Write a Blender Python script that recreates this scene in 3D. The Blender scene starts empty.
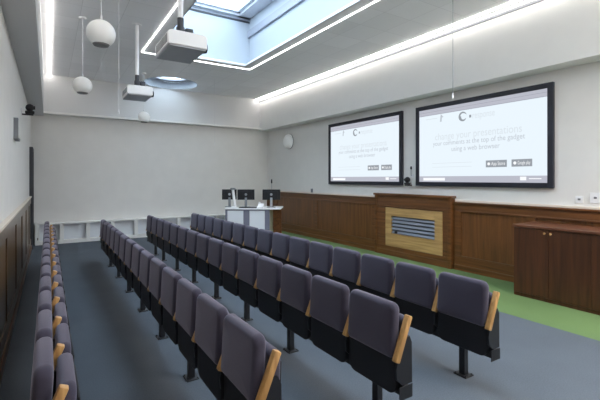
import bpy, bmesh, math, random
from mathutils import Vector, Matrix
random.seed(7)
S = bpy.context.scene
C = S.collection
PI = math.pi

# ------------------------------------------------------------------ materials
def srgb(r, g, b):
    def l(c):
        c /= 255.0
        return c/12.92 if c <= 0.04045 else ((c+0.055)/1.055)**2.4
    return (l(r), l(g), l(b), 1.0)

def new_mat(name):
    m = bpy.data.materials.new(name); m.use_nodes = True
    nt = m.node_tree; b = nt.nodes['Principled BSDF']
    return m, nt, b

def plain(name, col, rough=0.5, metal=0.0, spec=0.5, noise=0.0, scale=20.0, bump=0.0, bscale=200.0, sheen=0.0):
    m, nt, b = new_mat(name)
    b.inputs['Base Color'].default_value = col
    b.inputs['Roughness'].default_value = rough
    b.inputs['Metallic'].default_value = metal
    b.inputs['Specular IOR Level'].default_value = spec
    if sheen:
        b.inputs['Sheen Weight'].default_value = sheen
    tc = nt.nodes.new('ShaderNodeTexCoord')
    if noise:
        n = nt.nodes.new('ShaderNodeTexNoise'); n.inputs['Scale'].default_value = scale; n.inputs['Detail'].default_value = 4
        nt.links.new(tc.outputs['Object'], n.inputs['Vector'])
        r = nt.nodes.new('ShaderNodeValToRGB')
        r.color_ramp.elements[0].position = 0.3; r.color_ramp.elements[1].position = 0.7
        r.color_ramp.elements[0].color = tuple(c*(1-noise) for c in col[:3])+(1,)
        r.color_ramp.elements[1].color = tuple(min(1, c*(1+noise)) for c in col[:3])+(1,)
        nt.links.new(n.outputs['Fac'], r.inputs['Fac']); nt.links.new(r.outputs['Color'], b.inputs['Base Color'])
    if bump:
        n2 = nt.nodes.new('ShaderNodeTexNoise'); n2.inputs['Scale'].default_value = bscale; n2.inputs['Detail'].default_value = 3
        nt.links.new(tc.outputs['Object'], n2.inputs['Vector'])
        bp = nt.nodes.new('ShaderNodeBump'); bp.inputs['Strength'].default_value = bump; bp.inputs['Distance'].default_value = 0.01
        nt.links.new(n2.outputs['Fac'], bp.inputs['Height']); nt.links.new(bp.outputs['Normal'], b.inputs['Normal'])
    return m

def emit(name, col, strength):
    m = bpy.data.materials.new(name); m.use_nodes = True
    nt = m.node_tree; nt.nodes.clear()
    o = nt.nodes.new('ShaderNodeOutputMaterial'); e = nt.nodes.new('ShaderNodeEmission')
    e.inputs['Color'].default_value = col; e.inputs['Strength'].default_value = strength
    nt.links.new(e.outputs[0], o.inputs[0])
    return m

def wood(name, dark, light, rough=0.4, axis='Y', scale=1.0, spec=0.5, coat=0.0):
    """grain stretched along one axis (object space)"""
    m, nt, b = new_mat(name)
    tc = nt.nodes.new('ShaderNodeTexCoord'); mp = nt.nodes.new('ShaderNodeMapping')
    s = {'X': (0.5, 9, 9), 'Y': (9, 0.5, 9), 'Z': (9, 9, 0.5)}[axis]
    mp.inputs['Scale'].default_value = tuple(v*scale for v in s)
    nt.links.new(tc.outputs['Object'], mp.inputs['Vector'])
    n = nt.nodes.new('ShaderNodeTexNoise'); n.inputs['Scale'].default_value = 2.0; n.inputs['Detail'].default_value = 6
    n.inputs['Distortion'].default_value = 0.6
    nt.links.new(mp.outputs[0], n.inputs['Vector'])
    r = nt.nodes.new('ShaderNodeValToRGB')
    r.color_ramp.elements[0].position = 0.33; r.color_ramp.elements[1].position = 0.68
    r.color_ramp.elements[0].color = dark; r.color_ramp.elements[1].color = light
    nt.links.new(n.outputs['Fac'], r.inputs['Fac']); nt.links.new(r.outputs['Color'], b.inputs['Base Color'])
    b.inputs['Roughness'].default_value = rough; b.inputs['Specular IOR Level'].default_value = spec
    b.inputs['Coat Weight'].default_value = coat
    return m

def tile_mat(name, col, size, joint, off, rough=0.8):
    """square tiles with thin joints, generated in object space"""
    m, nt, b = new_mat(name)
    tc = nt.nodes.new('ShaderNodeTexCoord'); mp = nt.nodes.new('ShaderNodeMapping')
    mp.inputs['Location'].default_value = off
    nt.links.new(tc.outputs['Object'], mp.inputs['Vector'])
    br = nt.nodes.new('ShaderNodeTexBrick'); br.offset = 0.0
    br.inputs['Scale'].default_value = 1.0
    br.inputs['Brick Width'].default_value = size; br.inputs['Row Height'].default_value = size
    br.inputs['Mortar Size'].default_value = joint; br.inputs['Mortar Smooth'].default_value = 0.2
    br.inputs['Color1'].default_value = tuple(c*0.965 for c in col[:3])+(1,)
    br.inputs['Color2'].default_value = tuple(min(1, c*1.03) for c in col[:3])+(1,)
    br.inputs['Mortar'].default_value = tuple(c*0.80 for c in col[:3])+(1,)
    nt.links.new(mp.outputs[0], br.inputs['Vector']); nt.links.new(br.outputs['Color'], b.inputs['Base Color'])
    b.inputs['Roughness'].default_value = rough; b.inputs['Specular IOR Level'].default_value = 0.2
    return m

def fabric(name, col, var=0.12, sheen=0.3):
    m, nt, b = new_mat(name)
    tc = nt.nodes.new('ShaderNodeTexCoord')
    n = nt.nodes.new('ShaderNodeTexNoise'); n.inputs['Scale'].default_value = 260; n.inputs['Detail'].default_value = 2
    nt.links.new(tc.outputs['Object'], n.inputs['Vector'])
    r = nt.nodes.new('ShaderNodeValToRGB')
    r.color_ramp.elements[0].color = tuple(c*(1-var) for c in col[:3])+(1,)
    r.color_ramp.elements[1].color = tuple(c*(1+var) for c in col[:3])+(1,)
    nt.links.new(n.outputs['Fac'], r.inputs['Fac']); nt.links.new(r.outputs['Color'], b.inputs['Base Color'])
    b.inputs['Roughness'].default_value = 0.85; b.inputs['Specular IOR Level'].default_value = 0.25
    b.inputs['Sheen Tint'].default_value = (0.86, 0.82, 1.0, 1)
    b.inputs['Sheen Weight'].default_value = sheen; b.inputs['Sheen Roughness'].default_value = 0.5
    bp = nt.nodes.new('ShaderNodeBump'); bp.inputs['Strength'].default_value = 0.15; bp.inputs['Distance'].default_value = 0.004
    nt.links.new(n.outputs['Fac'], bp.inputs['Height']); nt.links.new(bp.outputs['Normal'], b.inputs['Normal'])
    return m

def glass_mat(name):
    m = bpy.data.materials.new(name); m.use_nodes = True
    nt = m.node_tree; nt.nodes.clear()
    o = nt.nodes.new('ShaderNodeOutputMaterial'); mix = nt.nodes.new('ShaderNodeMixShader')
    t = nt.nodes.new('ShaderNodeBsdfTransparent'); g = nt.nodes.new('ShaderNodeBsdfGlossy')
    g.inputs['Roughness'].default_value = 0.02; t.inputs['Color'].default_value = (0.93, 0.96, 0.97, 1)
    mix.inputs[0].default_value = 0.06
    nt.links.new(t.outputs[0], mix.inputs[1]); nt.links.new(g.outputs[0], mix.inputs[2])
    nt.links.new(mix.outputs[0], o.inputs[0])
    return m

M = {}
M['wall'] = plain('painted wall', srgb(228, 226, 223), 0.75, spec=0.25, noise=0.02, scale=3)
M['white'] = plain('white paint', srgb(232, 232, 230), 0.6, spec=0.3, noise=0.01, scale=5)
M['ceil'] = tile_mat('ceiling tiles', srgb(242, 242, 244), 0.6, 0.004, (0.15, 0.1, 0))
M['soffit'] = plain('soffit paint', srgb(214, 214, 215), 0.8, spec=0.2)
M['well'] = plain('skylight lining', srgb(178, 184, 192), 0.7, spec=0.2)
M['wframe'] = plain('rooflight frame', srgb(206, 210, 218), 0.5)
M['wgrey'] = plain('rooflight grey', srgb(150, 154, 166), 0.5)
M['dark'] = plain('dark trim', srgb(60, 62, 68), 0.6)
M['wood'] = wood('dark oak panelling', srgb(90, 57, 29), srgb(124, 79, 41), 0.38, 'Z', 1.0)
M['woodh'] = wood('dark oak rail', srgb(86, 54, 28), srgb(124, 79, 42), 0.35, 'Y', 1.0)
M['cab'] = wood('red brown cabinet wood', srgb(58, 32, 16), srgb(84, 48, 26), 0.4, 'Z', 1.0)
M['cabtop'] = wood('red brown cabinet top', srgb(80, 46, 30), srgb(112, 70, 48), 0.35, 'Y', 1.0)
M['oak'] = wood('pale oak', srgb(168, 130, 80), srgb(204, 166, 110), 0.45, 'Y', 1.0)
M['arm'] = wood('beech armrest', srgb(158, 117, 70), srgb(196, 155, 99), 0.38, 'Z', 2.5)
M['lwood'] = wood('left wall oak', srgb(78, 60, 42), srgb(112, 88, 64), 0.3, 'Z', 1.0)
M['fab'] = fabric('purple grey upholstery', srgb(54, 51, 66), 0.14, 0.4)
M['black'] = plain('black plastic', srgb(24, 25, 30), 0.5, spec=0.4, bump=0.05)
M['bmetal'] = plain('black powder coat', srgb(22, 24, 30), 0.4, spec=0.5)
M['steel'] = plain('brushed steel', srgb(170, 172, 178), 0.35, metal=0.9)
M['grille'] = plain('grey louvre metal', srgb(128, 134, 146), 0.4, metal=0.3)
M['pwhite'] = plain('white plastic', srgb(238, 238, 240), 0.35, spec=0.5)
M['pgrey'] = plain('grey plastic', srgb(120, 124, 130), 0.5)
M['underside'] = plain('projector underside', srgb(170, 174, 180), 0.6)
M['slate'] = plain('slate grey laminate', srgb(112, 114, 130), 0.5)
M['lam'] = plain('white laminate', srgb(222, 226, 232), 0.45)
M['beige'] = plain('greenish beige laminate', srgb(172, 172, 152), 0.5)
M['cream'] = plain('cream ledge paint', srgb(226, 214, 200), 0.5)
M['globe'] = plain('opal globe', srgb(248, 248, 247), 0.35, spec=0.4)
M['cord'] = plain('pale cable', srgb(215, 215, 218), 0.5)
M['gdark'] = plain('globe base shade', srgb(120, 120, 122), 0.5)
M['frame'] = plain('charcoal screen frame', srgb(40, 42, 52), 0.5, spec=0.4)
M['glass'] = glass_mat('roof glazing')
M['led'] = emit('led strip', (1.0, 0.98, 0.96, 1), 7.0)
M['cove'] = emit('cove led', (1.0, 0.965, 0.91, 1), 18.0)
M['covel'] = emit('left cove led', (1.0, 0.965, 0.91, 1), 14.0)
M['disp'] = emit('projected page', srgb(234, 245, 253), 0.775)
M['dbar'] = emit('projected toolbar', srgb(186, 188, 200), 0.775)
M['dline'] = emit('projected rule', srgb(150, 154, 166), 0.775)
M['dtext'] = emit('projected text', srgb(192, 199, 208), 0.775)
M['dpale'] = emit('projected pale text', srgb(218, 227, 234), 0.775)
M['dgrey'] = emit('projected dark grey', srgb(152, 158, 165), 0.775)
M['dwhite'] = emit('projected white', srgb(250, 252, 255), 0.775)

def carpet(name, col, col2):
    m, nt, b = new_mat(name)
    tc = nt.nodes.new('ShaderNodeTexCoord')
    n = nt.nodes.new('ShaderNodeTexNoise'); n.inputs['Scale'].default_value = 90; n.inputs['Detail'].default_value = 5
    n3 = nt.nodes.new('ShaderNodeTexNoise'); n3.inputs['Scale'].default_value = 1.6; n3.inputs['Detail'].default_value = 3
    nt.links.new(tc.outputs['Object'], n.inputs['Vector']); nt.links.new(tc.outputs['Object'], n3.inputs['Vector'])
    ad = nt.nodes.new('ShaderNodeMath'); ad.operation = 'MULTIPLY_ADD'; ad.inputs[1].default_value = 0.35; ad.inputs[2].default_value = 0.0
    nt.links.new(n3.outputs['Fac'], ad.inputs[0])
    a2 = nt.nodes.new('ShaderNodeMath'); a2.operation = 'MULTIPLY_ADD'; a2.inputs[1].default_value = 0.65
    nt.links.new(n.outputs['Fac'], a2.inputs[0]); nt.links.new(ad.outputs[0], a2.inputs[2])
    r = nt.nodes.new('ShaderNodeValToRGB')
    r.color_ramp.elements[0].position = 0.3; r.color_ramp.elements[1].position = 0.7
    r.color_ramp.elements[0].color = col; r.color_ramp.elements[1].color = col2
    nt.links.new(a2.outputs[0], r.inputs['Fac']); nt.links.new(r.outputs['Color'], b.inputs['Base Color'])
    b.inputs['Roughness'].default_value = 0.8; b.inputs['Specular IOR Level'].default_value = 0.35
    bp = nt.nodes.new('ShaderNodeBump'); bp.inputs['Strength'].default_value = 0.25; bp.inputs['Distance'].default_value = 0.006
    nt.links.new(n.outputs['Fac'], bp.inputs['Height']); nt.links.new(bp.outputs['Normal'], b.inputs['Normal'])
    return m
M['carpet'] = carpet('blue carpet', srgb(74, 81, 90), srgb(92, 100, 110))
M['green'] = carpet('green carpet', srgb(88, 112, 68), srgb(104, 130, 82))

# ------------------------------------------------------------------ mesh helpers
def box(bm, x0, x1, y0, y1, z0, z1, bevel=0.0, seg=2, mat=0):
    vs = [bm.verts.new((x, y, z)) for x in (x0, x1) for y in (y0, y1) for z in (z0, z1)]
    idx = [(0, 1, 3, 2), (4, 6, 7, 5), (0, 4, 5, 1), (2, 3, 7, 6), (0, 2, 6, 4), (1, 5, 7, 3)]
    fs = [bm.faces.new([vs[i] for i in f]) for f in idx]
    for f in fs: f.material_index = mat
    if bevel > 0:
        es = list({e for f in fs for e in f.edges})
        r = bmesh.ops.bevel(bm, geom=es, offset=bevel, segments=seg, affect='EDGES', profile=0.5)
        for f in r['faces']: f.material_index = mat
    return vs

def quad(bm, pts, mat=0):
    f = bm.faces.new([bm.verts.new(p) for p in pts]); f.material_index = mat
    return f

def prism(bm, outline, axis, a, b, bevel=0.0):
    """extrude a 2D outline (list of pairs) along an axis from a to b"""
    def P(u, v, w):
        return {'X': (w, u, v), 'Y': (u, w, v), 'Z': (u, v, w)}[axis]
    v0 = [bm.verts.new(P(u, v, a)) for u, v in outline]; v1 = [bm.verts.new(P(u, v, b)) for u, v in outline]
    n = len(outline); fs = [bm.faces.new(v0), bm.faces.new(v1[::-1])]
    for i in range(n):
        fs.append(bm.faces.new((v0[i], v1[i], v1[(i+1) % n], v0[(i+1) % n])))
    if bevel > 0:
        es = list({e for f in fs for e in f.edges})
        bmesh.ops.bevel(bm, geom=es, offset=bevel, segments=2, affect='EDGES', profile=0.5)

def tube(bm, p0, p1, r0, r1=None, seg=16):
    r1 = r0 if r1 is None else r1
    p0, p1 = Vector(p0), Vector(p1); d = (p1-p0).normalized()
    a = Vector((0, 0, 1)) if abs(d.z) < 0.9 else Vector((1, 0, 0))
    u = d.cross(a).normalized(); w = d.cross(u)
    c0, c1 = [], []
    for i in range(seg):
        t = 2*PI*i/seg; o = u*math.cos(t)+w*math.sin(t)
        c0.append(bm.verts.new(p0+o*r0)); c1.append(bm.verts.new(p1+o*r1))
    bm.faces.new(c0); bm.faces.new(c1[::-1])
    for i in range(seg):
        bm.faces.new((c0[i], c1[i], c1[(i+1) % seg], c0[(i+1) % seg]))

def lathe(bm, prof, origin, axis='Z', seg=32):
    """revolve (r, h) profile about an axis through origin"""
    o = Vector(origin); rings = []
    for r, h in prof:
        ring = []
        if r < 1e-6:
            ring = [bm.verts.new(o+({'Z': Vector((0, 0, h)), 'X': Vector((h, 0, 0))}[axis]))]
        else:
            for i in range(seg):
                t = 2*PI*i/seg; c, s = r*math.cos(t), r*math.sin(t)
                ring.append(bm.verts.new(o+(Vector((c, s, h)) if axis == 'Z' else Vector((h, c, s)))))
        rings.append(ring)
    for a, b in zip(rings, rings[1:]):
        for i in range(seg):
            j = (i+1) % seg
            va = [a[0]] if len(a) == 1 else [a[i], a[j]]
            vb = [b[0]] if len(b) == 1 else [b[j], b[i]]
            if len(va)+len(vb) >= 3: bm.faces.new(va+vb)

def pad(bm, xa, xb, w, z0, z1, rt, rb, R, n=6, puff=0.0):
    """upholstered slab facing x: rounded-rectangle outline, bull-nosed all round"""
    def ring(x, ins):
        pts = []
        for (sy, sz, a0, r) in ((1, 1, 0, rt), (-1, 1, 90, rt), (-1, -1, 180, rb), (1, -1, 270, rb)):
            cy = sy*(w-r); cz = (z1-r) if sz > 0 else (z0+r); rr = max(r-ins, 0.001)
            if r < ins: cy = sy*(w-ins); cz = (z1-ins) if sz > 0 else (z0+ins)
            for k in range(7):
                a = math.radians(a0+k*15); pts.append(bm.verts.new((x, cy+rr*math.cos(a), cz+rr*math.sin(a))))
        return pts
    lev = [(xa+R*(1-math.cos(PI/2*k/n)) if False else xa+R*(1-math.sin(PI/2*(n-k)/n)), R*(1-math.cos(PI/2*(n-k)/n))) for k in range(n+1)]
    lev += [(xa+xb-x, i) for x, i in lev[::-1]]
    rings = [ring(x, i) for x, i in lev]
    for a, b in zip(rings, rings[1:]):
        m = len(a)
        for i in range(m): bm.faces.new((a[i], a[(i+1) % m], b[(i+1) % m], b[i]))
    for rg, sg in ((rings[0], -1), (rings[-1], 1)):
        x = rg[0].co.x; m = len(rg); prev = rg; cz = (z0+z1)/2
        for t in (0.75, 0.45):
            nr = [bm.verts.new((x+sg*puff*(1-t*t), v.co.y*t, cz+(v.co.z-cz)*t)) for v in rg]
            for i in range(m): bm.faces.new((prev[i], prev[(i+1) % m], nr[(i+1) % m], nr[i]))
            prev = nr
        bm.faces.new(prev)

def obj(name, bm, mat, parent=None, smooth=False, loc=None):
    bmesh.ops.recalc_face_normals(bm, faces=bm.faces)
    me = bpy.data.meshes.new(name); bm.to_mesh(me); bm.free()
    mats = mat if isinstance(mat, (list, tuple)) else [mat]
    for m in mats: me.materials.append(m)
    if smooth:
        for p in me.polygons: p.use_smooth = True
        try: me.set_sharp_from_angle(angle=math.radians(35))
        except Exception: pass
    o = bpy.data.objects.new(name, me); C.objects.link(o)
    if parent: o.parent = parent
    if loc: o.location = loc
    return o

def B(*boxes, bevel=0.0, seg=2):
    bm = bmesh.new()
    for b in boxes: box(bm, *b, bevel=bevel, seg=seg)
    return bm

def tag(o, label, cat, group=None):
    o['label'] = label; o['category'] = cat
    if group: o['group'] = group
    return o

def thing(name, label, cat, loc=(0, 0, 0), rz=0.0, group=None):
    o = bpy.data.objects.new(name, None); C.objects.link(o)
    o.empty_display_size = 0.1
    o.location = loc; o.rotation_euler = (0, 0, rz)
    return tag(o, label, cat, group)

def struct(name, bm, mat, parent=None, label=None, cat='room'):
    o = obj(name, bm, mat, parent)
    if parent is None:
        o['kind'] = 'structure'
        if label: o['label'] = label
        o['category'] = cat
    return o

def dup(root, loc, label, group):
    r = root.copy(); C.objects.link(r); r.location = loc; r['label'] = label
    if group: r['group'] = group
    for ch in list(root.children):
        c = ch.copy(); C.objects.link(c); c.parent = r
        for g in ch.children:
            d = g.copy(); C.objects.link(d); d.parent = c
    return r

# ------------------------------------------------------------------ room constants
XL, XR, YB, YF = -0.38, 6.51, 12.30, -2.6
ZC, ZB = 4.43, 3.35
XBL, XBR = -0.10, 6.16
HX0, HX1, HY0, HY1 = 1.92, 4.02, 0.9, 8.75      # opening in the ceiling
WX0, WX1, WY0, WY1 = 1.72, 4.22, 0.7, 8.95      # wider shaft above it
WZ = 5.75
RC, RR = (2.97, 11.50), 0.72                    # round rooflight

# floor: blue carpet with a green band along the right wall
bm = bmesh.new()
quad(bm, [(XL, YF, 0), (4.87, YF, 0), (4.87, YB, 0), (XL, YB, 0)], 0)
quad(bm, [(4.87, YF, 0), (XR, YF, 0), (XR, YB, 0), (4.87, YB, 0)], 1)
struct('floor', bm, [M['carpet'], M['green']], label='blue carpet floor with a green band along the right wall', cat='floor')

T = 0.12
struct('wall_left', B((XL-T, XL, YF, YB, 0, 4.6)), M['wall'], label='pale grey wall on the left', cat='wall')
struct('wall_right', B((XR, XR+T, YF, YB, 0, 4.6)), M['wall'], label='pale grey wall behind the two screens', cat='wall')
struct('wall_back', B((XL-T, XR+T, YB, YB+T, 0, 4.6)), M['wall'], label='pale grey far end wall', cat='wall')
struct('wall_front', B((XL-T, XR+T, YF-T, YF, 0, 4.6)), M['wall'], label='wall behind the viewpoint', cat='wall')

# ceiling with a rectangular and a round opening
bm = bmesh.new()
cx0, cx1, cy0, cy1 = RC[0]-0.77, RC[0]+0.77, RC[1]-0.77, RC[1]+0.77
xs = sorted([XL, HX0, HX1, cx0, cx1, XR]); ys = sorted([YF, HY0, HY1, cy0, cy1, YB])
for i in range(len(xs)-1):
    for j in range(len(ys)-1):
        mx, my = (xs[i]+xs[i+1])/2, (ys[j]+ys[j+1])/2
        if HX0 < mx < HX1 and HY0 < my < HY1: continue
        if cx0 < mx < cx1 and cy0 < my < cy1: continue
        quad(bm, [(xs[i], ys[j], ZC), (xs[i], ys[j+1], ZC), (xs[i+1], ys[j+1], ZC), (xs[i+1], ys[j], ZC)])
N = 64
def sq(t):
    c, s = math.cos(t), math.sin(t); k = 0.77/max(abs(c), abs(s))
    return (RC[0]+c*k, RC[1]+s*k)
for i in range(N):
    t0, t1 = 2*PI*i/N, 2*PI*(i+1)/N
    a, b = sq(t0), sq(t1)
    quad(bm, [(a[0], a[1], ZC), (b[0], b[1], ZC), (RC[0]+RR*math.cos(t1), RC[1]+RR*math.sin(t1), ZC), (RC[0]+RR*math.cos(t0), RC[1]+RR*math.sin(t0), ZC)])
# turned down lip of the rectangular opening
for (x0, x1, y0, y1) in ((HX0-0.02, HX0, HY0, HY1), (HX1, HX1+0.02, HY0, HY1), (HX0-0.02, HX1+0.02, HY1, HY1+0.02), (HX0-0.02, HX1+0.02, HY0-0.02, HY0)):
    box(bm, x0, x1, y0, y1, ZC, ZC+0.05)
struct('ceiling', bm, M['ceil'], label='grey tiled ceiling', cat='ceiling')

# bulkheads (left, right, back)
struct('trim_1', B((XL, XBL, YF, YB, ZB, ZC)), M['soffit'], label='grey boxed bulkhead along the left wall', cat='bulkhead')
struct('trim_2', B((XBR, XR, YF, YB, ZB, ZC)), M['white'], label='white boxed bulkhead above the screens', cat='bulkhead')
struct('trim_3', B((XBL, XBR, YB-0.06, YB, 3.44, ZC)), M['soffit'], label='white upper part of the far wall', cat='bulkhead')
struct('trim_4', B((XBL, XBR, YB-0.22, YB, 3.385, 3.44), bevel=0.006), M['white'], label='thin white ledge across the far wall', cat='ledge')
struct('trim_5', B((XBR-0.012, XBR, YF, YB-0.06, ZC-0.10, ZC-0.055)), M['pgrey'], label='thin grey line along the top of the right bulkhead', cat='trim')

# rooflight shaft: lining, gap line, grey band, frame, glass
bm = bmesh.new()
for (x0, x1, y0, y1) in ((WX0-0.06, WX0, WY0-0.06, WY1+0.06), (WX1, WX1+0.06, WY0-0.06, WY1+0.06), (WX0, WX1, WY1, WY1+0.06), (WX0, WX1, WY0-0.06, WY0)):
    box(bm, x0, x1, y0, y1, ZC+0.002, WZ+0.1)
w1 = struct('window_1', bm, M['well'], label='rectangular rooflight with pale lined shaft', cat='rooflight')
bm = bmesh.new()
box(bm, WX0, WX1, WY1-0.02, WY1, 5.56, 5.60); box(bm, WX0, WX0+0.02, WY0, WY1, 5.56, 5.60)
obj('shadow_gap', bm, M['dark'], w1)
obj('grey_band', B((WX1-0.05, WX1, WY0, WY1, 5.19, 5.36)), M['wgrey'], w1)  # plain grey strip running along the right side of the shaft
bm = bmesh.new()
z0, z1 = 5.66, 5.80
box(bm, WX0, WX1, WY1-0.10, WY1, z0, z1); box(bm, WX0, WX1, WY0, WY0+0.10, z0, z1)
box(bm, WX0, WX0+0.08, WY0, WY1, z0, z1); box(bm, WX1-0.30, WX1, WY0, WY1, z0, z1)
box(bm, WX0, WX1, WY1-0.17, WY1-0.10, z0+0.06, z1); box(bm, WX1-0.38, WX1-0.30, WY0, WY1, z0+0.06, z1)
for y in (2.7, 4.7, 6.7): box(bm, WX0, WX1, y-0.04, y+0.04, z0+0.04, z1)
obj('window_frame', bm, M['wframe'], w1)
obj('window_pane', B((WX0, WX1, WY0, WY1, 5.82, 5.83)), M['glass'], w1)

# round rooflight
bm = bmesh.new()
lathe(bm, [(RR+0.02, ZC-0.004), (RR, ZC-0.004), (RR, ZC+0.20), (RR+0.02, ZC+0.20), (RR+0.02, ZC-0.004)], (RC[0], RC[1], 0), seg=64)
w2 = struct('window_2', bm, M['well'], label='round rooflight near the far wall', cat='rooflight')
bm = bmesh.new()
lathe(bm, [(RR+0.02, ZC+0.205), (0.50, ZC+0.205), (0.50, ZC+0.26), (RR+0.02, ZC+0.26), (RR+0.02, ZC+0.205)], (RC[0], RC[1], 0), seg=64)
obj('window_frame', bm, M['wgrey'], w2)
bm = bmesh.new()
lathe(bm, [(0, ZC+0.40), (0.3, ZC+0.36), (0.56, ZC+0.262), (0.55, ZC+0.262), (0.29, ZC+0.35), (0, ZC+0.39)], (RC[0], RC[1], 0), seg=48)
obj('window_pane', bm, M['glass'], w2, smooth=True)

# linear lights
def ring_light(x0, x1, y0, y1, w, z):
    bm = bmesh.new()
    for b in ((x0, x0+w, y0, y1), (x1-w, x1, y0, y1), (x0+w, x1-w, y1-w, y1), (x0+w, x1-w, y0, y0+w)):
        box(bm, b[0], b[1], b[2], b[3], z-0.012, z-0.0005)
    return bm
tag(obj('downlight_strip', ring_light(WX0-0.03, WX1+0.03, WY0-0.03, WY1+0.03, 0.018, ZC), M['led']),
    'thin white LED line framing the rectangular rooflight', 'light')
tag(obj('downlight_strip', B((0.016, 0.036, YF+0.05, YB-0.062, ZC-0.018, ZC-0.0003)), M['covel']),
    'straight LED line on the ceiling beside the left bulkhead', 'light')
tag(obj('downlight_strip', B((XBR-0.135, XBR-0.115, YF+0.05, YB-0.062, ZC-0.018, ZC-0.0003)), M['cove']),
    'straight LED line on the ceiling washing the right bulkhead', 'light')

# ------------------------------------------------------------------ right wall panelling
YW1 = YB-0.02
bm = bmesh.new()
box(bm, 6.47, XR-0.001, YF, YW1, 0.0, 1.24)
o = struct('trim_6', bm, M['wood'], label='dark oak panelling along the right wall', cat='panelling')
bm = bmesh.new()
def rails(bm, y0, y1, stiles):
    box(bm, 6.445, 6.469, y0, y1, 1.115, 1.24, 0.004); box(bm, 6.445, 6.469, y0, y1, 0.10, 0.25, 0.004)
    for s in stiles: box(bm, 6.446, 6.469, max(y0, s-0.07), min(y1, s+0.07), 0.25, 1.115, 0.003)
    box(bm, 6.438, 6.469, y0, y1, 1.09, 1.115, 0.005); box(bm, 6.438, 6.469, y0, y1, 0.25, 0.272, 0.005)
    box(bm, 6.425, 6.469, y0, y1, 0.0, 0.10, 0.006)
rails(bm, 6.80, YW1, (6.87, 9.25, 11.6)); rails(bm, YF, 4.69, (4.62, 3.3, 1.0, -1.2))
obj('panel_moulding', bm, M['woodh'], o)
bm = bmesh.new()
box(bm, 6.41, XR-0.001, YF, 4.69, 1.241, 1.268, 0.006); box(bm, 6.41, XR-0.001, 6.80, YW1, 1.241, 1.268, 0.006)
obj('top_rail', bm, M['woodh'], o)
bm = bmesh.new()
box(bm, 6.46, XR-0.001, YF, 4.69, 1.269, 1.302, 0.004); box(bm, 6.46, XR-0.001, 6.80, YW1, 1.269, 1.302, 0.004)
struct('trim_7', bm, M['cream'], label='cream ledge on top of the oak panelling', cat='ledge')

# raised centre piece with a niche for the vent
o = struct('trim_8', B((6.40, XR-0.002, 4.72, 6.77, 0.0, 0.205), (6.40, XR-0.002, 4.72, 6.77, 1.065, 1.33),
                       (6.40, XR-0.002, 4.72, 4.915, 0.205, 1.065), (6.40, XR-0.002, 6.45, 6.77, 0.205, 1.065),
                       (6.465, XR-0.002, 4.915, 6.45, 0.205, 1.065), bevel=0.004), M['woodh'],
           label='taller dark oak centre piece of the panelling', cat='panelling')
bm = bmesh.new()
box(bm, 6.36, XR-0.002, 4.69, 6.80, 1.33, 1.375, 0.008)
box(bm, 6.385, 6.40, 4.72, 6.77, 1.085, 1.105, 0.004)
for y in (4.72, 6.70): box(bm, 6.375, 6.40, y, y+0.07, 0.0, 1.33, 0.006)
box(bm, 6.38, 6.40, 4.79, 6.70, 0.0, 0.12, 0.006)
obj('cornice', bm, M['woodh'], o)

v = thing('vent_grille', 'oak framed grey louvred vent in the raised centre of the panelling', 'vent', (6.40, 5.68, 0.63))
fy0, fy1, fz0, fz1 = -0.76, 0.765, -0.42, 0.43
gy0, gy1, gz0, gz1 = -0.575, 0.585, -0.14, 0.25
bm = bmesh.new()
for b in ((fy0, gy0, fz0, fz1), (gy1, fy1, fz0, fz1), (gy0, gy1, fz0, gz0), (gy0, gy1, gz1, fz1)):
    box(bm, 0.0, 0.06, b[0], b[1], b[2], b[3], 0.003)
obj('frame', bm, M['oak'], v)
obj('back_plate', B((0.045, 0.055, gy0, gy1, gz0, gz1)), M['slate'], v)
n = 5
for k in range(n):
    zc = gz0+(k+0.5)*(gz1-gz0)/n; bm = bmesh.new()
    prism(bm, [(0.004, zc-0.022), (0.010, zc-0.026), (0.040, zc+0.018), (0.034, zc+0.022)], 'Y', gy0, gy1)
    obj('slat', bm, M['grille'], v)
obj('control_knob', B((-0.004, 0.02, 0.42, 0.48, -0.125, -0.07), bevel=0.005), M['black'], v)

# ------------------------------------------------------------------ left wall panelling
o = struct('trim_9', B((XL+0.001, XL+0.02, YF, 11.45, 0.0, 1.25)), M['lwood'], label='brown oak panelling along the left wall', cat='panelling')
bm = bmesh.new()
box(bm, XL+0.02, XL+0.034, YF, 11.45, 1.11, 1.25, 0.003); box(bm, XL+0.02, XL+0.034, YF, 11.45, 0.12, 0.26, 0.003)
for k in range(10): box(bm, XL+0.02, XL+0.033, -2+k*1.4-0.06, -2+k*1.4+0.06, 0.26, 1.11, 0.003)
obj('panel_moulding', bm, M['lwood'], o)
bm = bmesh.new(); box(bm, XL+0.001, XL+0.05, YF, 11.45, 1.25, 1.285, 0.005)
struct('trim_10', bm, M['cream'], label='pale ledge on top of the left panelling', cat='ledge')
bm = bmesh.new(); box(bm, XL+0.021, XL+0.05, YF, 11.45, 0.0, 0.11, 0.008)
struct('baseboard_left', bm, M['woodh'], label='brown skirting at the foot of the left panelling', cat='baseboard')

# dark door at the far end of the left wall
d = struct('door_1', B((XL+0.001, XL+0.045, 11.56, 12.2, 0.005, 2.40)), M['dark'], label='dark door at the far end of the left wall', cat='door')
bm = bmesh.new()
box(bm, XL+0.001, XL+0.07, 11.47, 11.56, 0.0, 2.47, 0.004); box(bm, XL+0.001, XL+0.07, 11.56, 12.27, 2.40, 2.47, 0.004); box(bm, XL+0.001, XL+0.07, 12.2, 12.27, 0, 2.40, 0.004)
obj('door_frame', bm, M['dark'], d)

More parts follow.
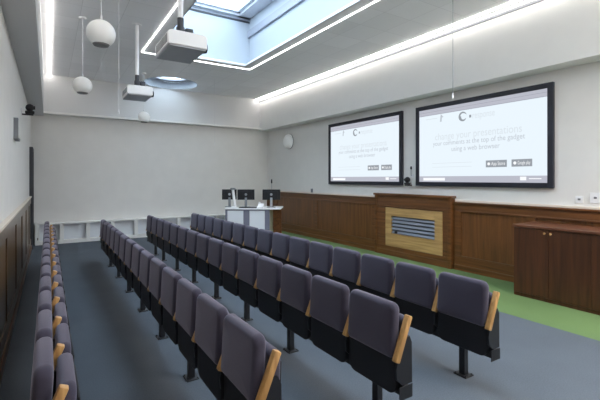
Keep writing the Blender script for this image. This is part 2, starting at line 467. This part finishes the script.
# ------------------------------------------------------------------ low white unit with open bays on the far wall
u = thing('storage_unit', 'low white unit with open bays along the foot of the far wall', 'storage unit', (0, YB, 0))
ux0, ux1, ud, uh = -0.28, 4.95, -0.22, 0.545
obj('top_board', B((ux0, ux1, ud-0.004, -0.002, uh-0.035, uh), bevel=0.004), M['white'], u)
obj('plinth', B((ux0, ux1, ud, -0.002, 0.0, 0.09), bevel=0.003), M['white'], u)
obj('back_panel', B((ux0, ux1, -0.03, -0.003, 0.09, uh-0.035)), M['lam'], u)
xx = [-0.28, 0.26, 0.87, 1.48, 2.09, 2.70, 3.31, 3.92, 4.53, 4.86]
for x in xx: obj('upright', B((x, x+0.09, ud, -0.03, 0.09, uh-0.035), bevel=0.003), M['white'], u)
obj('power_socket', B((-0.235, -0.215, ud-0.012, ud, 0.13, 0.19)), M['dark'], u)

# ------------------------------------------------------------------ cabinet
c = thing('cabinet', 'low red-brown wooden two-door cabinet against the right wall', 'cabinet', (6.1, 2.46, 0))
cx0, cx1, cy0, cy1, ch = -0.30, 0.31, -0.74, 0.74, 1.0
obj('body', B((cx0, cx1, cy0, cy1, 0.02, ch), bevel=0.003), M['cab'], c)
obj('plinth', B((cx0-0.015, cx1, cy0+0.004, cy1-0.004, 0.0, 0.0195), (cx0-0.015, cx0-0.0005, cy0+0.004, cy1-0.004, 0.0195, 0.05)), M['cab'], c)
obj('top', B((cx0-0.035, cx1, cy0-0.015, cy1+0.015, ch, ch+0.035), bevel=0.005), M['cabtop'], c)
for (a, b_, ky) in ((0.262, 0.735, 0.30), (-0.25, 0.257, 0.222)):
    dr = obj('door', B((cx0-0.022, cx0-0.001, a, b_, 0.054, ch-0.012), bevel=0.002), M['cab'], c)
    bm = bmesh.new(); lathe(bm, [(0, -0.042), (0.012, -0.040), (0.017, -0.032), (0.012, -0.024), (0.006, -0.022), (0.006, 0.0)], (cx0-0.022, ky, 0.945), 'X', 16)
    obj('knob', bm, M['oak'], dr, smooth=True)
obj('side_panel', B((cx0-0.022, cx0-0.001, -0.735, -0.252, 0.054, ch-0.012), bevel=0.002), M['cab'], c)

# ------------------------------------------------------------------ projection screens
GB = bpy.context.evaluated_depsgraph_get
def text_mesh(name, s, size, mat, parent, y, z, xloc, align='LEFT', width=None):
    cu = bpy.data.curves.new(name, 'FONT'); cu.body = s; cu.size = size; cu.align_x = align; cu.align_y = 'CENTER'
    t = bpy.data.objects.new(name, cu); C.objects.link(t)
    bpy.context.view_layer.update()
    dg = GB(); me = bpy.data.meshes.new_from_object(t.evaluated_get(dg))
    bpy.data.objects.remove(t); bpy.data.curves.remove(cu)
    if width:
        xs_ = [p.co.x for p in me.vertices]; k = width/(max(xs_)-min(xs_))
        for p in me.vertices: p.co.x *= k
    R = Matrix(((0, 0, -1, 0), (-1, 0, 0, 0), (0, 1, 0, 0), (0, 0, 0, 1)))
    me.transform(R); me.materials.clear(); me.materials.append(mat)
    o = bpy.data.objects.new(name, me); C.objects.link(o); o.parent = parent; o.location = (xloc, y, z)
    return o

def screen(yc, label):
    s = thing('projection_screen', label, 'screen', (6.50, yc, 2.365), 0, 'projection screens')
    hw, hh, fw = 1.325, 0.81, 0.082
    bm = bmesh.new()
    for b in ((-hw, -hw+fw, -hh, hh), (hw-fw, hw, -hh, hh), (-hw+fw, hw-fw, -hh, -hh+fw), (-hw+fw, hw-fw, hh-fw, hh)):
        box(bm, -0.055, 0.005, b[0], b[1], b[2], b[3], 0.004)
    obj('frame', bm, M['frame'], s)
    pg = obj('projected_page', B((-0.030, 0.004, -hw+fw, hw-fw, -hh+fw, hh-fw)), M['disp'], s)
    x0 = -0.030
    L, Rr = hw-fw, -(hw-fw)
    obj('toolbar', B((x0-0.003, x0-0.0005, Rr, L, 0.612, hh-fw)), M['dbar'], pg)
    obj('toolbar_line', B((x0-0.004, x0-0.0005, Rr, L, 0.604, 0.612), (x0-0.005, x0-0.003, Rr, L, 0.668, 0.673)), M['dline'], pg)
    obj('task_bar', B((x0-0.003, x0-0.0005, Rr, L, -hh+fw, -0.615)), M['dbar'], pg)
    obj('task_bar_item', B((x0-0.004, x0-0.003, 0.62, 1.14, -0.70, -0.645)), M['dwhite'], pg)
    obj('task_bar_item', B((x0-0.004, x0-0.003, -0.92, -0.82, -0.69, -0.63)), M['dwhite'], pg)
    obj('task_bar_item', B((x0-0.004, x0-0.003, -1.15, -0.96, -0.67, -0.655)), M['dwhite'], pg)
    # small pointer icon and its line
    bm = bmesh.new()
    prism(bm, [(0.715, 0.60), (0.655, 0.535), (0.69, 0.53), (0.70, 0.45), (0.735, 0.45), (0.725, 0.54)], 'X', x0-0.003, x0-0.0005)
    obj('page_icon', bm, M['dtext'], pg)
    obj('page_heading', B((x0-0.002, x0-0.0005, 0.80, 1.08, 0.525, 0.537)), M['dpale'], pg)
    # round swirl logo
    bm = bmesh.new(); N_ = 28
    for (ro, ri, dy, dz, t0, t1) in ((0.085, 0.050, 0, 0, 0.3, 5.6), (0.062, 0.030, -0.01, -0.025, 2.4, 6.1)):
        for i in range(N_):
            a0, a1 = t0+(t1-t0)*i/N_, t0+(t1-t0)*(i+1)/N_
            k0 = math.sin(PI*i/N_)**0.5; k1 = math.sin(PI*(i+1)/N_)**0.5
            P = lambda a, r: (x0-0.002, 0.235+dy-r*math.cos(a), 0.49+dz+r*math.sin(a)*1.05)
            f = [P(a0, ro), P(a1, ro), P(a1, ro-(ro-ri)*k1), P(a0, ro-(ro-ri)*k0)]
            vs = [bm.verts.new(p) for p in f]
            bm.faces.new(vs)
    obj('swirl_logo', bm, M['dgrey'], pg)
    obj('logo_mark', B((x0-0.002, x0-0.0005, 0.06, 0.10, 0.45, 0.50)), M['dgrey'], pg)
    tx = x0-0.0025
    text_mesh('logo_text', 'response', 0.17, M['dpale'], pg, 0.04, 0.478, tx, 'LEFT', 0.42)
    text_mesh('page_title', 'change your presentations', 0.19, M['dpale'], pg, 0.0, 0.155, tx, 'CENTER', 1.70)
    text_mesh('page_text', 'your comments at the top of the gadget', 0.125, M['dtext'], pg, 0.0, 0.025, tx, 'CENTER', 1.80)
    text_mesh('page_text', 'using a web browser', 0.125, M['dtext'], pg, 0.0, -0.10, tx, 'CENTER', 0.95)
    for zr in (-0.365, -0.44): obj('page_rule', B((x0-0.002, x0-0.0005, 0.05, 0.92, zr, zr+0.008)), M['dpale'], pg)
    for (a, b_, t) in ((-0.60, -0.225, 'App Store'), (-1.01, -0.68, 'Google play')):
        bt = obj('store_button', B((x0-0.003, x0-0.0005, a, b_, -0.465, -0.345)), M['dgrey'], pg)
        text_mesh('button_text', t, 0.085, M['dwhite'], bt, b_-0.10, -0.405, x0-0.0045, 'LEFT', b_-a-0.13)
        bm = bmesh.new(); tube(bm, (x0-0.0045, b_-0.055, -0.405), (x0-0.0031, b_-0.055, -0.405), 0.026, seg=14)
        obj('button_icon', bm, M['dwhite'], bt)
    return s
screen(4.295, 'large black-framed projection screen above the cabinet, nearer the camera')
screen(7.325, 'black-framed projection screen farther away, left of the wall camera')

# ------------------------------------------------------------------ seating
GAP = 0.51
def make_chair(label):
    t = thing('auditorium_chair', label, 'chair')
    # backrest pad: rounded slab tipped slightly forward at the top
    bm = bmesh.new()
    pad(bm, -0.042, 0.036, 0.230, 0.522, 0.879, 0.055, 0.04, 0.034, puff=0.006)
    for v_ in bm.verts: v_.co.x += (v_.co.z-0.69)*0.06
    obj('backrest', bm, M['fab'], t, smooth=True)
    # black moulded shell below and behind the tipped-up seat
    bm = bmesh.new()
    pad(bm, -0.020, 0.016, 0.233, 0.282, 0.5215, 0.012, 0.06, 0.008, n=3)
    obj('back_shell', bm, M['black'], t, smooth=True)
    # tipped-up seat pad and its pan
    bm = bmesh.new(); pad(bm, 0.058, 0.130, 0.224, 0.37, 0.778, 0.06, 0.04, 0.032, puff=0.004)
    for v_ in bm.verts: v_.co.x += (v_.co.z-0.57)*0.03
    obj('seat_cushion', bm, M['fab'], t, smooth=True)
    bm = bmesh.new(); box(bm, 0.1345, 0.146, -0.19, 0.19, 0.40, 0.70, 0.005, 2)
    for v_ in bm.verts: v_.co.x += (v_.co.z-0.57)*0.03
    obj('seat_pan', bm, M['black'], t, smooth=True)
    arm(t, -GAP/2)
    return t

def arm(t, y):
    bm = bmesh.new()
    a, b = Vector((-0.036, 0.515)), Vector((0.084, 0.798)); d = (b-a).normalized(); n = Vector((-d.y, d.x))*0.020
    prism(bm, [tuple(a-n), tuple(b-n), tuple(b+n), tuple(a+n)], 'Y', y-0.021, y+0.021, bevel=0.007)
    obj('armrest', bm, M['arm'], t, smooth=True)
    bm = bmesh.new()
    prism(bm, [(-0.038, 0.47), (-0.02, 0.55), (0.03, 0.655), (0.085, 0.665), (0.105, 0.62), (0.108, 0.3535), (0.02, 0.3535), (-0.032, 0.40)], 'Y', y-0.0085, y+0.0085)
    obj('side_bracket', bm, M['bmetal'], t)

ORD = ['first', 'second', 'third', 'fourth', 'fifth', 'sixth', 'seventh', 'eighth', 'ninth', 'tenth', 'eleventh', 'twelfth', 'thirteenth', 'fourteenth']
rows = [(-0.024, 2.00, 'row along the left wall', 'chairs in the row along the left wall', 14),
        (0.93, 1.81, 'first row right of the aisle', 'chairs in the first row right of the aisle', 14),
        (1.925, 1.81, 'second row right of the aisle', 'chairs in the second row right of the aisle', 15),
        (2.94, 1.81, 'row nearest the screens', 'chairs in the row nearest the screens', 15)]
proto = None; last = []
for (rx, ry, rname, grp, NCH) in rows:
    for k in range(NCH):
        if k == 0: lab = 'purple tip-up chair at the near end of the %s' % rname
        elif k == NCH-1: lab = 'purple tip-up chair at the far end of the %s' % rname
        else: lab = 'purple tip-up chair, %s from near end, %s' % (ORD[k], rname)
        loc = (rx, ry+GAP*(k+0.5), 0)
        if proto is None:
            proto = make_chair(lab); proto.location = loc; proto['group'] = grp; ch = proto
        else:
            ch = dup(proto, loc, lab, grp)
    last.append(ch)
arms = [c_ for c_ in proto.children if c_.name.split('.')[0] in ('armrest', 'side_bracket')]
for ch in last:
    for a_ in arms:
        q = a_.copy(); C.objects.link(q); q.parent = ch; q.location = (0, GAP, 0)

blab = ['black steel beam on posts under the row along the left wall', 'black steel beam on posts under the first row right of the aisle',
        'black steel beam on posts under the second row right of the aisle', 'black steel beam on posts under the row nearest the screens']
def make_beam(label, NCH):
    posts = [0.31, 1.53, 2.55, 3.57, 4.59, 5.61, 6.63] if NCH == 14 else [0.31, 1.53, 2.55, 3.57, 4.59, 5.61, 6.63, 7.34]
    t = thing('seating_beam', label, 'seat beam', group='beams under the chair rows')
    Lr = GAP*NCH
    obj('beam', B((0.028, 0.072, -0.012, Lr+0.012, 0.270, 0.3525), bevel=0.004), M['bmetal'], t)
    for y in (-0.020, Lr+0.013): obj('end_cap', B((-0.020, 0.100, y, y+0.007, 0.266, 0.3528), bevel=0.002), M['bmetal'], t)
    for y in posts:
        p = obj('post', B((0.0725, 0.126, y-0.028, y+0.028, 0.012, 0.335), bevel=0.004), M['bmetal'], t)
        bm = bmesh.new(); box(bm, 0.045, 0.155, y-0.062, y+0.062, 0.0, 0.012, 0.004)
        for sx in (0.058, 0.142):
            for sy in (-0.048, 0.048): tube(bm, (sx, y+sy, 0.012), (sx, y+sy, 0.02), 0.007, seg=8)
        obj('foot_plate', bm, M['bmetal'], p)
    return t
for (rx, ry, _, _, nch), lb in zip(rows, blab):
    make_beam(lb, nch).location = (rx, ry, 0)

# ------------------------------------------------------------------ projectors on ceiling poles
def make_projector(label, zb):
    t = thing('projector', label, 'projector', group='ceiling projectors')
    x0, x1, y0, y1, z0, z1 = -0.205, 0.205, -0.29, 0.29, 0.0, 0.16
    bm = bmesh.new()
    prism(bm, [(x0, z0+0.012), (x0, z1-0.02), (x0+0.03, z1), (x1-0.03, z1), (x1, z1-0.02), (x1, z0+0.012)], 'Y', y0, y1, bevel=0.008)
    obj('body', bm, M['pwhite'], t)
    bm = bmesh.new(); box(bm, x0+0.012, x1-0.012, y0+0.012, y1-0.012, -0.006, z0+0.011, 0.003)
    obj('base', bm, M['underside'], t)
    bm = bmesh.new()
    for k in range(9): box(bm, x0-0.004, x0-0.0005, -0.24+k*0.055, -0.24+k*0.055+0.028, 0.035, 0.125)
    obj('vent', bm, M['pgrey'], t)
    bm = bmesh.new(); tube(bm, (x1, -0.16, 0.062), (x1+0.035, -0.16, 0.062), 0.058, 0.05, 24)
    obj('lens', bm, M['black'], t, smooth=True)
    bm = bmesh.new(); box(bm, -0.09, 0.09, -0.11, 0.11, z1+0.001, z1+0.018, 0.004); tube(bm, (0, 0, z1+0.018), (0, 0, z1+0.14), 0.05, 0.045); tube(bm, (0, 0, z1+0.14), (0, 0, z1+0.24), 0.036, 0.036); box(bm, 0.05, 0.13, -0.05, 0.05, z1+0.019, z1+0.13, 0.006)
    obj('mount', bm, M['dark'], t, smooth=True)
    bm = bmesh.new(); tube(bm, (0, 0, z1+0.24), (0, 0, ZC-zb-0.012), 0.03); tube(bm, (0, 0, ZC-zb-0.012), (0, 0, ZC-zb-0.001), 0.075)
    obj('pole', bm, M['pwhite'], t, smooth=True)
    return t
make_projector('white projector hanging on a pole, nearer and larger of the two', 3.075).location = (1.235, 4.39, 3.075)
make_projector('white projector on a pole, farther away toward the end wall', 3.135).location = (1.33, 7.44, 3.135)

# ------------------------------------------------------------------ globe pendants
def make_globe(label, zb):
    t = thing('pendant_lamp', label, 'lamp', group='globe pendant lamps')
    R = 0.148; bm = bmesh.new()
    lathe(bm, [(0, R)]+[(R*math.sin(a), R*math.cos(a)) for a in [PI*k/18 for k in range(1, 15)]]+[(R*math.sin(PI*14.4/18), R*math.cos(PI*14.4/18))], (0, 0, 0), seg=40)
    obj('globe', bm, M['globe'], t, smooth=True)
    a = PI*14.4/18; bm = bmesh.new()
    lathe(bm, [(R*math.sin(a)-0.001, R*math.cos(a)), (R*math.sin(a)-0.012, R*math.cos(a)-0.016), (0.0, R*math.cos(a)-0.022)], (0, 0, 0), seg=40)
    obj('base_disc', bm, M['gdark'], t, smooth=True)
    bm = bmesh.new(); tube(bm, (0, 0, R-0.01), (0, 0, R+0.05), 0.018, 0.012); tube(bm, (0, 0, R+0.05), (0, 0, ZC-zb-0.02), 0.006, seg=8)
    obj('rod', bm, M['cord'], t)
    bm = bmesh.new(); tube(bm, (0, 0, ZC-zb-0.03), (0, 0, ZC-zb-0.001), 0.05, 0.06)
    obj('ceiling_rose', bm, M['pwhite'], t)
    return t
make_globe('white globe pendant nearest the camera, largest of the three', 3.31).location = (0.495, 4.87, 3.31)
make_globe('white globe pendant left of the farther projector', 3.275).location = (0.49, 7.59, 3.275)
make_globe('smallest white globe pendant, just under the farther projector', 3.29).location = (2.09, 10.75, 3.29)

# ------------------------------------------------------------------ hanging microphones
def hanging_mic(x, y, ze, label):
    t = thing('hanging_microphone', label, 'microphone', (x, y, ze), 0, 'microphones hanging from the ceiling')
    bm = bmesh.new(); tube(bm, (0, 0, 0.06), (0, 0, ZC-ze-0.001), 0.003, seg=8)
    obj('cable', bm, M['pgrey'] if x > 4 else M['cord'], t)
    bm = bmesh.new(); tube(bm, (0, 0, 0), (0, 0, 0.06), 0.009, 0.006, 12)
    obj('capsule', bm, M['pwhite'], t, smooth=True)
hanging_mic(0.84, 6.06, 2.62, 'thin cable microphone hanging left of the farther projector')
hanging_mic(3.84, 10.35, 2.62, 'thin cable microphone hanging in front of the far wall')
hanging_mic(4.15, 3.04, 2.68, 'thin cable microphone hanging above the nearer screen')

# ------------------------------------------------------------------ podium with monitors
PX, PY, PR = 4.22, 9.06, math.radians(-35)
e = Vector((math.cos(PR), math.sin(PR), 0)); bk = Vector((-math.sin(PR), math.cos(PR), 0))
def pw(lx, ly, z): return Vector((PX, PY, z))+e*lx+bk*ly
pd = thing('podium', 'white and grey lecture podium behind the row nearest the screens', 'podium', (PX, PY, 0), PR)
hw = 0.56
obj('body', B((-hw, hw, 0.02, 0.72, 0.06, 0.93)), M['beige'], pd)
obj('plinth', B((-hw+0.04, hw-0.04, 0.05, 0.70, 0.0, 0.06)), M['dark'], pd)
bm = bmesh.new()
box(bm, -hw, -hw+0.05, 0, 0.02, 0.06, 0.93); box(bm, hw-0.12, hw, 0, 0.02, 0.06, 0.93); box(bm, -0.10, 0.05, 0, 0.02, 0.06, 0.93)
for a, b_ in ((-hw+0.05, -0.10), (0.05, hw-0.12)): box(bm, a, b_, 0, 0.02, 0.90, 0.93); box(bm, a, b_, 0, 0.02, 0.06, 0.10)
obj('front_frame', bm, M['slate'], pd)
for a, b_ in ((-hw+0.05, -0.10), (0.05, hw-0.12)):
    obj('door', B((a+0.004, b_-0.004, 0.004, 0.018, 0.105, 0.896)), M['lam'], pd)
obj('top', B((-hw-0.02, hw+0.28, -0.03, 0.76, 0.93, 0.965), bevel=0.004), M['pwhite'], pd)
obj('wing_panel', B((hw+0.02, hw+0.24, 0.70, 0.73, 0.0, 0.93)), M['woodh'], pd)

def monitor(lx, ly, ang, w, label, zb=0.965, arm_col='black'):
    p = pw(lx, ly, zb)
    t = thing('computer_monitor', label, 'monitor', p, PR+ang, 'monitors on the podium')
    h = 0.27; z0 = 0.19
    bm = bmesh.new(); box(bm, -w/2, w/2, 0.0, 0.022, z0, z0+h, 0.005); box(bm, -w/2+0.06, w/2-0.06, -0.018, 0.0, z0+0.03, z0+h-0.05, 0.006)
    obj('casing', bm, M['black'], t)
    obj('screen', B((-w/2+0.012, w/2-0.012, 0.0222, 0.0235, z0+0.014, z0+h-0.012)), M['bmetal'], t)
    bm = bmesh.new(); tube(bm, (0, -0.0215, z0+h*0.52), (0, -0.0182, z0+h*0.52), 0.033, seg=20)
    obj('emblem', bm, M['steel'], t)
    bm = bmesh.new(); prism(bm, [(-0.055, 0.012), (-0.01, 0.012), (-0.005, z0+0.06), (-0.025, z0+0.06)], 'X', -0.03, 0.03, bevel=0.003)
    obj('stand', bm, M['pgrey'] if arm_col == 'black' else M['steel'], t)
    obj('foot', B((-0.11, 0.11, -0.10, 0.08, 0.0, 0.012), bevel=0.004), M['pgrey'], t)
monitor(-0.55, 0.42, math.radians(20), 0.38, 'leftmost black monitor seen from behind on the podium')
monitor(-0.09, 0.30, math.radians(4), 0.44, 'middle black monitor with pale emblem on the podium')
monitor(0.57, 0.30, math.radians(2), 0.46, 'rightmost black monitor on the podium, beside the wood panelling', arm_col='steel')
dc = thing('document_camera', 'white document camera with dark head between the two left monitors', 'document camera', pw(-0.36, 0.13, 0.965), PR)
obj('base', B((-0.07, 0.08, -0.08, 0.08, 0.0, 0.03), bevel=0.006), M['pwhite'], dc)
bm = bmesh.new(); tube(bm, (0.02, 0.0, 0.03), (-0.035, 0.0, 0.46), 0.04, 0.033, 16); obj('column', bm, M['pwhite'], dc, smooth=True)
obj('head', B((-0.085, 0.03, -0.09, 0.04, 0.46, 0.505), bevel=0.01), M['pgrey'], dc)
tag(obj('keyboard', B((-0.22, 0.22, -0.07, 0.07, 0, 0.022), bevel=0.004), M['black'], loc=pw(-0.0, 0.08, 0.965)), 'flat black keyboard on the podium in front of the middle monitor', 'keyboard').rotation_euler = (0, 0, PR)
dp = thing('desk_phone', 'small white desk phone on the podium beside the rightmost monitor', 'phone', pw(0.33, 0.08, 0.965), PR)
bm = bmesh.new(); prism(bm, [(-0.07, 0), (0.07, 0), (0.07, 0.10), (0.04, 0.11), (-0.07, 0.03)], 'X', -0.07, 0.07, bevel=0.004); obj('base', bm, M['pwhite'], dp)
obj('handset', B((-0.06, -0.02, -0.06, 0.09, 0.115, 0.145), bevel=0.008), M['pwhite'], dp)
gm = thing('gooseneck_microphone', 'thin gooseneck microphone rising above the rightmost monitor', 'microphone', pw(0.55, 0.55, 0.965), PR)
bm = bmesh.new(); tube(bm, (0, 0, 0), (0, 0, 0.025), 0.05, 0.045); obj('base', bm, M['black'], gm)
bm = bmesh.new(); tube(bm, (0, 0, 0.025), (0, 0, 0.62), 0.008, 0.006, 8); obj('stem', bm, M['steel'], gm)
bm = bmesh.new(); tube(bm, (0, 0, 0.62), (0, -0.01, 0.72), 0.02, 0.018, 12); obj('head', bm, M['black'], gm, smooth=True)

# ------------------------------------------------------------------ things on the walls
ws = thing('wall_speaker', 'round white speaker on the right wall near the far corner', 'speaker', (XR, 10.80, 2.89))
bm = bmesh.new(); R = 0.235
lathe(bm, [(0, -0.17), (0.10, -0.165), (0.17, -0.145), (0.215, -0.105), (R, -0.05), (R, -0.02)], (0, 0, 0), 'X', 40); obj('grille', bm, M['globe'], ws, smooth=True)
bm = bmesh.new(); lathe(bm, [(R+0.006, -0.022), (R+0.006, -0.001), (0, -0.001), (0, -0.022), (R+0.006, -0.022)], (0, 0, 0), 'X', 40); obj('ring', bm, M['pgrey'], ws)

def ptz(loc, rz, label, mic):
    t = thing('wall_camera', label, 'camera', loc, rz, 'conference cameras')
    obj('wall_plate', B((-0.012, -0.001, -0.05, 0.05, -0.06, 0.06), bevel=0.003), M['pwhite'], t)
    obj('bracket', B((-0.17, -0.012, -0.03, 0.03, -0.05, -0.03), bevel=0.003), M['black'], t)
    bm = bmesh.new(); lathe(bm, [(0, -0.03), (0.06, -0.03), (0.068, 0.0), (0.066, 0.02), (0, 0.02)], (-0.12, 0, 0), 'Z', 28); obj('base', bm, M['black'], t, smooth=True)
    hd = None
    bm = bmesh.new(); lathe(bm, [(0, -0.062)]+[(0.062*math.sin(a), -0.062*math.cos(a)) for a in [PI*k/12 for k in range(1, 12)]]+[(0, 0.062)], (-0.12, 0, 0.078), 'Z', 28)
    hd = obj('head', bm, M['black'], t, smooth=True)
    bm = bmesh.new(); tube(bm, (-0.165, 0, 0.08), (-0.195, 0, 0.08), 0.032, 0.030, 20); obj('lens', bm, M['bmetal'], hd, smooth=True)
    return t
ptz((XR, 5.79, 1.60), 0, 'black camera on the right wall between the two screens', True)
ptz((XL, 8.05, 2.82), PI, 'black camera high on the left wall under the bulkhead', False)
wm = thing('wall_microphone', 'small dark microphone on a stem above the camera between the screens', 'microphone', (XR, 5.745, 1.76))
obj('wall_plate', B((-0.02, -0.001, -0.03, 0.03, -0.03, 0.03), bevel=0.003), M['pwhite'], wm)
bm = bmesh.new(); tube(bm, (-0.02, 0, 0), (-0.06, 0, 0.01), 0.005, seg=8); tube(bm, (-0.06, 0, 0.005), (-0.06, 0, 0.14), 0.006, seg=8); obj('stem', bm, M['steel'], wm)
bm = bmesh.new(); tube(bm, (-0.06, 0, 0.14), (-0.06, 0, 0.20), 0.018, 0.016, 12); obj('head', bm, M['black'], wm)
wb = thing('control_box', 'grey control box mounted on the left wall', 'control box', (XL, 6.55, 2.36))
obj('casing', B((-0.004, 0.05, -0.22, 0.20, -0.14, 0.14), bevel=0.006), M['pgrey'], wb)
obj('side_cover', B((0.051, 0.06, -0.20, 0.18, -0.12, 0.12), bevel=0.004), M['wall'], wb)
for (y, z, w, h, lb) in ((2.64, 1.40, 0.10, 0.10, 'left white socket on the right wall above the cabinet'), (2.44, 1.43, 0.13, 0.15, 'right white socket above the cabinet at the photo edge')):
    t = thing('wall_socket', lb, 'socket', (XR, y, z), 0, 'sockets above the cabinet')
    obj('face_plate', B((-0.012, -0.001, -w/2, w/2, -h/2, h/2), bevel=0.003), M['pwhite'], t)
    obj('switch', B((-0.017, -0.012, -0.018, 0.018, -0.012, 0.016), bevel=0.002), M['pgrey'], t)
sd = thing('room_sensor', 'tiny grey sensor standing on the panelling ledge left of the screens', 'sensor', (6.485, 9.51, 1.302))
obj('casing', B((-0.018, 0.018, -0.03, 0.03, 0, 0.11), bevel=0.004), M['pgrey'], sd)
obj('cap', B((-0.014, 0.014, -0.024, 0.024, 0.11, 0.13), bevel=0.003), M['pwhite'], sd)

# ------------------------------------------------------------------ light
w = bpy.data.worlds.new('sky'); S.world = w; w.use_nodes = True
bgn = w.node_tree.nodes['Background']; bgn.inputs['Color'].default_value = (0.74, 0.87, 1.0, 1); bgn.inputs['Strength'].default_value = 6.8

def area(name, loc, sx, sy, power, col=(1, 1, 1), rot=(0, 0, 0)):
    l = bpy.data.lights.new(name, 'AREA'); l.shape = 'RECTANGLE'; l.size = sx; l.size_y = sy; l.energy = power; l.color = col
    o = bpy.data.objects.new(name, l); C.objects.link(o); o.location = loc; o.rotation_euler = rot
    return o
area('fill_light_area', (4.9, -1.3, ZC-0.03), 2.6, 1.6, 250, (1, 0.95, 0.89))  # unseen fill light, added behind the camera to brighten the room
# ------------------------------------------------------------------ camera and colour
cam = bpy.data.cameras.new('camera'); co = bpy.data.objects.new('camera', cam); C.objects.link(co)
co.location = (0, 0, 1.7); co.rotation_euler = (PI/2, 0, -0.5686)
cam.sensor_width = 36; cam.sensor_fit = 'HORIZONTAL'; cam.lens = 394.2/600*36
cam.shift_y = -21.2/600; cam.clip_start = 0.05; cam.clip_end = 100
S.camera = co
vs = S.view_settings
vs.view_transform = 'Standard'; vs.look = 'None'; vs.gamma = 1; vs.use_curve_mapping = False; vs.exposure = 0.4
